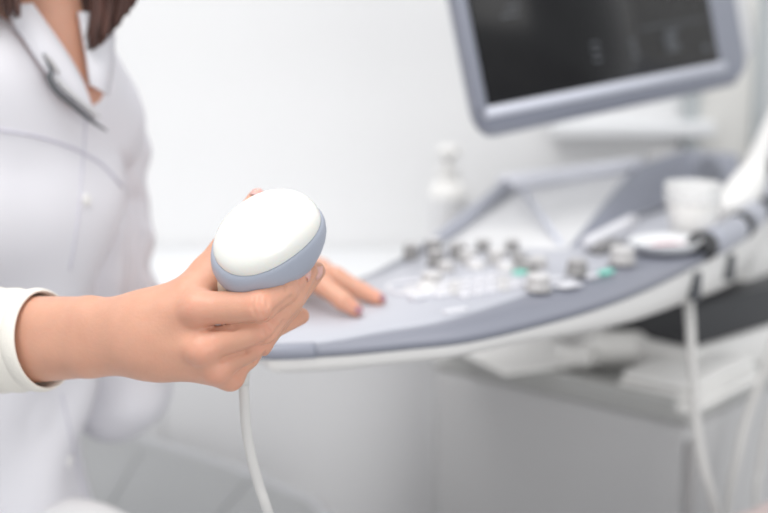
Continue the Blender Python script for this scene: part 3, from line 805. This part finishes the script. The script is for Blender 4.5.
link('screen_sill', loft([rr(-.006, -.012, W_ + .006, -.002, .003, -.0095), rr(-.008, -.014, W_ + .008, 0, .005, -.003)]), M['bezel_light'], monitor)  # lighter grey stands for light caught on the lower bezel chamfer
link('side_frame', loft([rr(-.017, -.004, -.003, H_, .004, -.0075), rr(-.018, -.006, -.002, H_, .004, -.003)]), M['bezel'], monitor)
link('side_shell', loft([rr(r_ - .010, b_ + .035, r_ + .028, t_ - .02, .016, .001), rr(r_ - .014, b_ + .03, r_ + .034, t_ - .02, .016, .030), rr(r_ - .02, b_ + .04, r_ + .014, t_ - .03, .016, .046)]), M['cabinet'], monitor)
bmr = bmesh.new()
random.seed(9)
def mark(x, z, w, h):
    vs = [bmr.verts.new(MM @ Vector(q)) for q in ((x, -.0050, z), (x + w, -.0050, z), (x + w, -.0050, z + h), (x, -.0050, z + h))]; bmr.faces.new(vs)
for k in range(3): mark(.200, .030 + k * .010, .014, .003)
for k in range(3): mark(.275, .026 + k * .010, .013, .003)
for k in range(11): mark(.300 + .0125 * k, .060 + random.random() * .001, .009, .0022)
for k in range(5): mark(.345 + random.random() * .008, .026 + k * .0062, .022 + random.random() * .01, .003)
mark(.428, .018, .010, .008); mark(.05, .10, .03, .002); mark(.06, .11, .025, .002)
bms = bmesh.new(); bms.from_mesh(screen.data); n0 = len(bms.faces); mr_ = from_bm(bmr); bms.from_mesh(mr_); bms.faces.ensure_lookup_table()
for f_ in list(bms.faces)[n0:]: f_.material_index = 1
bms.to_mesh(screen.data); bms.free(); screen.data.materials.append(M['readout'])
mc = MM @ Vector((W_ / 2, .07, H_ / 2))
link('monitor_arm', tube_me([MM @ Vector((W_ / 2, .050, H_ - .06)), MM @ Vector((W_ / 2, .15, H_ - .05)), Vector((.66, 2.16, 1.40)), Vector((.84, 2.12, 1.30)), Vector((.87, 2.08, .95)), Vector((.82, 2.0, .60)), Vector((.62, 1.93, .40))], [.03, .028, .028, .03, .035, .035, .035], 16, 5), M['white'], mach)

# cart body: box base with corner toward the camera
bx = Vector((-.755, .655, 0)); by = Vector((.655, .755, 0))
cor = Vector(PZ(690, 425, .71)); cor.z = 0
RB = Matrix((bx, -by * -1, Vector((0, 0, 1)))).transposed()
Bm = Matrix.Translation(cor) @ Matrix(((bx.x, by.x, 0, 0), (bx.y, by.y, 0, 0), (0, 0, 1, 0), (0, 0, 0, 1)))
box('base_housing', (.200, .31, .36), (.40, .62, .70), M['housing'], mach, Bm, .018)
box('corner_post', (-.004, .004, .35), (.014, .014, .68), M['knob'], mach, Bm, .005)
box('shelf_tray', (.20, .30, .714), (.40, .60, .012), M['tray'], mach, Bm, .005)
box('tray_lip', (.20, .012, .727), (.36, .02, .022), M['tray'], mach, Bm, .008)
box('upper_column', (.20, .42, .79), (.22, .20, .16), M['white'], mach, Bm, .02)
for s, q in enumerate(((.05, .05), (.35, .05), (.05, .55), (.35, .55))):
    link('castor', lathe_me([(.018, -.012), (.03, -.01), (.032, 0), (.03, .01), (.018, .012)], Bm @ MX((q[0], q[1], .032), Matrix.Rotation(math.pi / 2, 3, 'Y')), 20), M['slot'], mach)
# front stack at the right: printer bay, drawer
def pbox(name, pa, pb, za, zb, depth, m, bev=.006, par=None):
    a = Vector(pa); b = Vector(pb); a.z = b.z = 0; x = (b - a).normalized(); y = Vector((-x.y, x.x, 0)); L_ = (b - a).length
    mt = Matrix.Translation(a) @ Matrix(((x.x, y.x, 0, 0), (x.y, y.y, 0, 0), (0, 0, 1, 0), (0, 0, 0, 1)))
    return box(name, (L_ / 2, depth / 2, (za + zb) / 2), (L_, depth, zb - za), m, par or mach, mt, bev)
pa = P(692, 350, 1.62); pb = P(830, 330, 1.86)
za, zb = pa[2] + .004, P(692, 318, 1.62)[2] - .0
pbox('printer_bay', pa, pb, P(692, 350, 1.62)[2], P(692, 306, 1.62)[2], .25, M['black'], .004)
pbox('drawer_front', P(688, 396, 1.60), P(830, 366, 1.84), P(690, 400, 1.6)[2], P(690, 352, 1.6)[2], .27, M['white'], .006)
pbox('drawer_gap', P(704, 416, 1.595), P(830, 384, 1.82), P(704, 416, 1.6)[2], P(704, 404, 1.6)[2], .26, M['slot'], .002)
pbox('lower_front', P(700, 470, 1.575), P(840, 430, 1.80), .05, P(704, 414, 1.59)[2], .27, M['white'], .008)

# ------------------------------------------------------------------ things on and around the machine
# gel cup
cup = empty('specimen_cup', tuple(map(float, PZ(691, 238, CZ + .001))), 'white plastic cup with a wide clear rim on the console right side', 'cup')
c0 = PZ(691, 238, CZ + .0015); rc = .034
link('cup_body', lathe_me([(.0001, 0), (rc * .70, 0), (rc * .74, .003), (rc * .92, .040), (rc * .95, .044), (rc * .90, .044), (rc * .86, .04), (rc * .68, .006), (.0001, .005)], MX(c0), 40), M['cloth'], cup)
link('cup_lid', lathe_me([(rc * .90, .0445), (rc * 1.0, .045), (rc * 1.02, .047), (rc * 1.02, .066), (rc * .99, .069), (rc * .94, .069), (rc * .93, .049), (rc * .88, .047)], MX(c0), 40, cap=False), M['clear'], cup)
# dish
dsh = empty('gel_dish', tuple(map(float, PZ(665, 249, CZ + .001))), 'shallow white oval dish with a pinkish streak on the console', 'dish')
d0 = PZ(665, 249, CZ + .0015); Rd = Matrix.Rotation(math.radians(40), 3, 'Z')
link('dish_body', lathe_me([(.0001, 0), (.036, 0), (.041, .002), (.048, .010), (.049, .0115), (.047, .0115), (.040, .004), (.0001, .003)], MX(d0, Rd), 40, 1, .8), M['worktop'], dsh)
link('gel_streak', tube_me([d0 + np.array([-.022, -.010, .006]), d0 + np.array([0, .002, .0065]), d0 + np.array([.026, .008, .006])], [.002, .006, .002], 12, 4, (.25, 1)), M['pink'], dsh)
# probe parked at the right
p2 = empty('ultrasound_probe', tuple(map(float, P(730, 215, 1.75))), 'white ultrasound probe parked in the console holder at the right edge', 'ultrasound probe')
link('probe_head', tube_me([P(722, 214, 1.72), P(735, 203, 1.74), P(750, 182, 1.76), P(758, 165, 1.77)], [.019, .028, .026, .016], 24, 8, (1, .8)), M['cloth'], p2)
link('probe_handle', tube_me([P(755, 168, 1.77), P(763, 145, 1.78), P(771, 124, 1.79), P(782, 95, 1.80)], [.016, .012, .010, .007], 20, 6), M['white'], p2)
link('probe_holder_cup', lathe_me([(.018, -.03), (.030, .0), (.033, .012), (.029, .012), (.02, -.01)], MX(P(728, 224, 1.72)), 28), M['knob_light'], mach)
# hanging cables
def cab(label, pts, r):
    o = link('hanging_cable', tube_me(pts, r, 14, 8), M['cable']); tag(o, label, 'cable'); return o
cab('thick pale cable hanging straight down in front of the base corner', [P(688, 292, 1.50), P(690, 320, 1.46), P(692, 360, 1.44), P(695, 410, 1.43), P(702, 460, 1.42), P(716, 515, 1.42), P(740, 640, 1.44), P(748, 860, 1.6)], [.0065, .0062, .006, .006, .006, .006, .006, .006])
cab('pale cable curving from the right edge past the drawer', [P(790, 290, 1.5), P(776, 335, 1.5), P(762, 378, 1.5), P(748, 415, 1.5), P(738, 455, 1.49), P(729, 500, 1.49), P(722, 580, 1.5), P(716, 830, 1.6)], .0052)
cab('short piece of pale cable at the right edge beside the curving cable', [P(800, 340, 1.52), P(784, 380, 1.52), P(768, 425, 1.52), P(760, 470, 1.52), P(756, 520, 1.52), P(752, 820, 1.6)], .0045)
# items on the base tray
bt = empty('squeeze_bottle', tuple(map(float, P(608, 352, 1.66))), 'white squeeze bottle lying on the base tray under the console', 'bottle')
Q = lambda px, py, Y, z: np.array([*PZ(px, py, z)[:2], z])
link('bottle_body', tube_me([PZ(655, 348, .745), PZ(648, 348, .745), PZ(600, 349, .745), PZ(592, 349, .743)], [.012, .0235, .0235, .012], 24, 6), M['cloth'], bt)
link('bottle_cap', tube_me([PZ(593, 349, .742), PZ(580, 349, .742), PZ(576, 349, .741)], [.012, .010, .006], 18, 4), M['white'], bt)
bt2 = link('paper_roll', tube_me([PZ(592, 360, .738), PZ(556, 357, .738)], .0165, 24, 6), M['cloth']); tag(bt2, 'small white paper roll lying left of the squeeze bottle', 'paper roll')
# folded towel: pile of soft sheets
tw = bmesh.new()
for k in range(3):
    me = box_me((.055, .10, .725 + .012 * k), (.11 - .006 * k, .19 - .01 * k, .010), Bm); tw.from_mesh(me)
tow = link('folded_towel', from_bm(tw), M['cloth']); mod_bevel(tow, .004); tag(tow, 'cream folded towel on the near corner of the base tray', 'towel')
pn = link('paper_sheet', box_me((0, 0, 0), (.15, .17, .003), MX(PZ(520, 352, .742), Matrix.Rotation(math.radians(25), 3, 'Z'))), M['cloth'], None, False); tag(pn, 'bright white paper sheet lying on the tray under the console rim', 'paper')
# pink fabric at lower right
def sdf_f(X): return ell(X, P(785, 545, 1.30), (.07, .05, .045)) + (.003 * np.sin(X[:, 0] * 90 + X[:, 1] * 50)).astype(np.float32)
c_ = P(785, 545, 1.30); v_, f_ = nets(sdf_f, c_ - .09, c_ + .09, .005)
stool = empty('padded_stool', (float(c_[0]), float(c_[1]), 0), 'dull pink padded stool at the bottom right corner', 'stool')
link('seat', fast_mesh(smooth_v(v_, f_, 1), f_), M['cloth_pink'], stool)
link('post', lathe_me([(.15, 0), (.15, .015), (.02, .03), (.016, .1), (.016, float(c_[2]) - .03)], MX((c_[0], c_[1], 0)), 24), M['steel'], stool)

# ------------------------------------------------------------------ setting
WY = 2.42
def struct(o): o['kind'] = 'structure'; return o
struct(box('floor', (.5, 1.2, -.02), (5.2, 5.0, .04), M['floor'], None, None, 0))
struct(box('wall_back', (.5, WY + .05, 1.35), (5.2, .1, 2.7), M['wall'], None, None, 0))
struct(box('wall_left', (-2.15, 1.2, 1.35), (.1, 5.0, 2.7), M['wall'], None, None, 0))
struct(box('baseboard_back', (.5, WY - .006, .05), (5.2, .012, .1), M['worktop'], None, None, .002))
xa, xb = P(696, 100, WY)[0], P(750, 100, WY)[0]
dr = struct(box('door_1', ((xa + xb) / 2, WY - .012, 1.03), (xb - xa, .024, 2.02), M['door'], None, None, .003))
for x in (xa - .012, xb + .010):
    struct(box('trim_1' if x < xb else 'trim_2', (x, WY - .018, 1.05), (.026, .036, 2.08), M['frame'], None, None, .004))
struct(box('trim_3', (P(628, 127, WY)[0], WY - .03, P(628, 127, WY)[2]), (.30, .06, .03), M['worktop'], None, None, .006))
# base cabinet with worktop along the wall
cab0 = empty('base_cabinet', (-.35, 2.1, 0), 'pale grey base cabinet standing along the back wall', 'cabinet')
box('carcass', (-.58, 2.18, .39), (1.40, .46, .64), M['cabinet'], cab0)
box('plinth', (-.58, 2.20, .04), (1.34, .38, .08), M['slot'], cab0)
for k in range(3):
    x = -1.045 + k * .465; dd = box('door', (x, 1.941, .39), (.4635, .018, .63), M['cabinet'], cab0, None, .002)
wk = box('worktop', (-.58, 2.167, .735), (1.42, .495, .03), M['worktop'], None, None, .004); wk.data.transform(Matrix.Identity(4)); tag(wk, 'white worktop on the base cabinet along the wall', 'worktop')
# dispenser bottle behind the console
zt = .751
b0 = np.array([P(448, 210, 2.12)[0], 2.12, zt])
pb_ = empty('pump_bottle', tuple(map(float, b0)), 'white pump bottle standing on the worktop behind the console', 'bottle')
hz = P(448, 178, 2.12)[2] - zt
link('bottle_body', lathe_me([(.0001, 0), (.030, 0), (.033, .004), (.033, hz * .82), (.028, hz * .92), (.014, hz), (.0001, hz)], MX(b0), 32), M['cloth'], pb_)
link('bottle_collar', lathe_me([(.0001, hz), (.017, hz), (.017, hz + .018), (.0001, hz + .018)], MX(b0), 24), M['white'], pb_)
link('pump_head', lathe_me([(.0001, hz + .018), (.007, hz + .02), (.007, hz + .035), (.018, hz + .036), (.019, hz + .052), (.0001, hz + .056)], MX(b0), 24), M['cloth'], pb_)
link('bottle_label', lathe_me([(.0335, hz * .38), (.0337, hz * .40), (.0337, hz * .80), (.0335, hz * .82)], MX(b0), 32, cap=False), M['cabinet'], pb_)

# ------------------------------------------------------------------ light
w = bpy.data.worlds.new('world'); sc.world = w; w.use_nodes = True
bg = w.node_tree.nodes['Background']; bg.inputs['Color'].default_value = (.95, .975, 1, 1); bg.inputs['Strength'].default_value = .76
def area(name, loc, target, sx, sy, power, col=(1, 1, 1)):
    l_ = bpy.data.lights.new(name, 'AREA'); l_.shape = 'RECTANGLE'; l_.size = sx; l_.size_y = sy; l_.energy = power; l_.color = col
    o = bpy.data.objects.new(name, l_); COL.objects.link(o); o.location = loc; o.rotation_euler = (Vector(target) - Vector(loc)).to_track_quat('-Z', 'Y').to_euler(); return o
area('fill_light', (1.6, -1.9, 1.5), (.1, 1.6, .6), 2.4, 1.6, 34, (1, .985, .965))  # unseen fill lamp added behind the camera to lift shade under the console
area('overhead_light', (-.5, .35, 2.5), (-.1, 1.0, .6), .9, .9, 24, (1, .98, .96))
area('overhead_light', (.1, 1.75, 2.62), (.1, 2.0, 0), 1.6, .5, 11, (1, .985, .97))  # unseen lamp added overhead to brighten the back wall
sc.view_settings.view_transform = 'Standard'; sc.view_settings.look = 'None'; sc.view_settings.gamma = 1; sc.view_settings.exposure = 0
for o in bpy.data.objects:
    if '_w' in o: del o['_w']
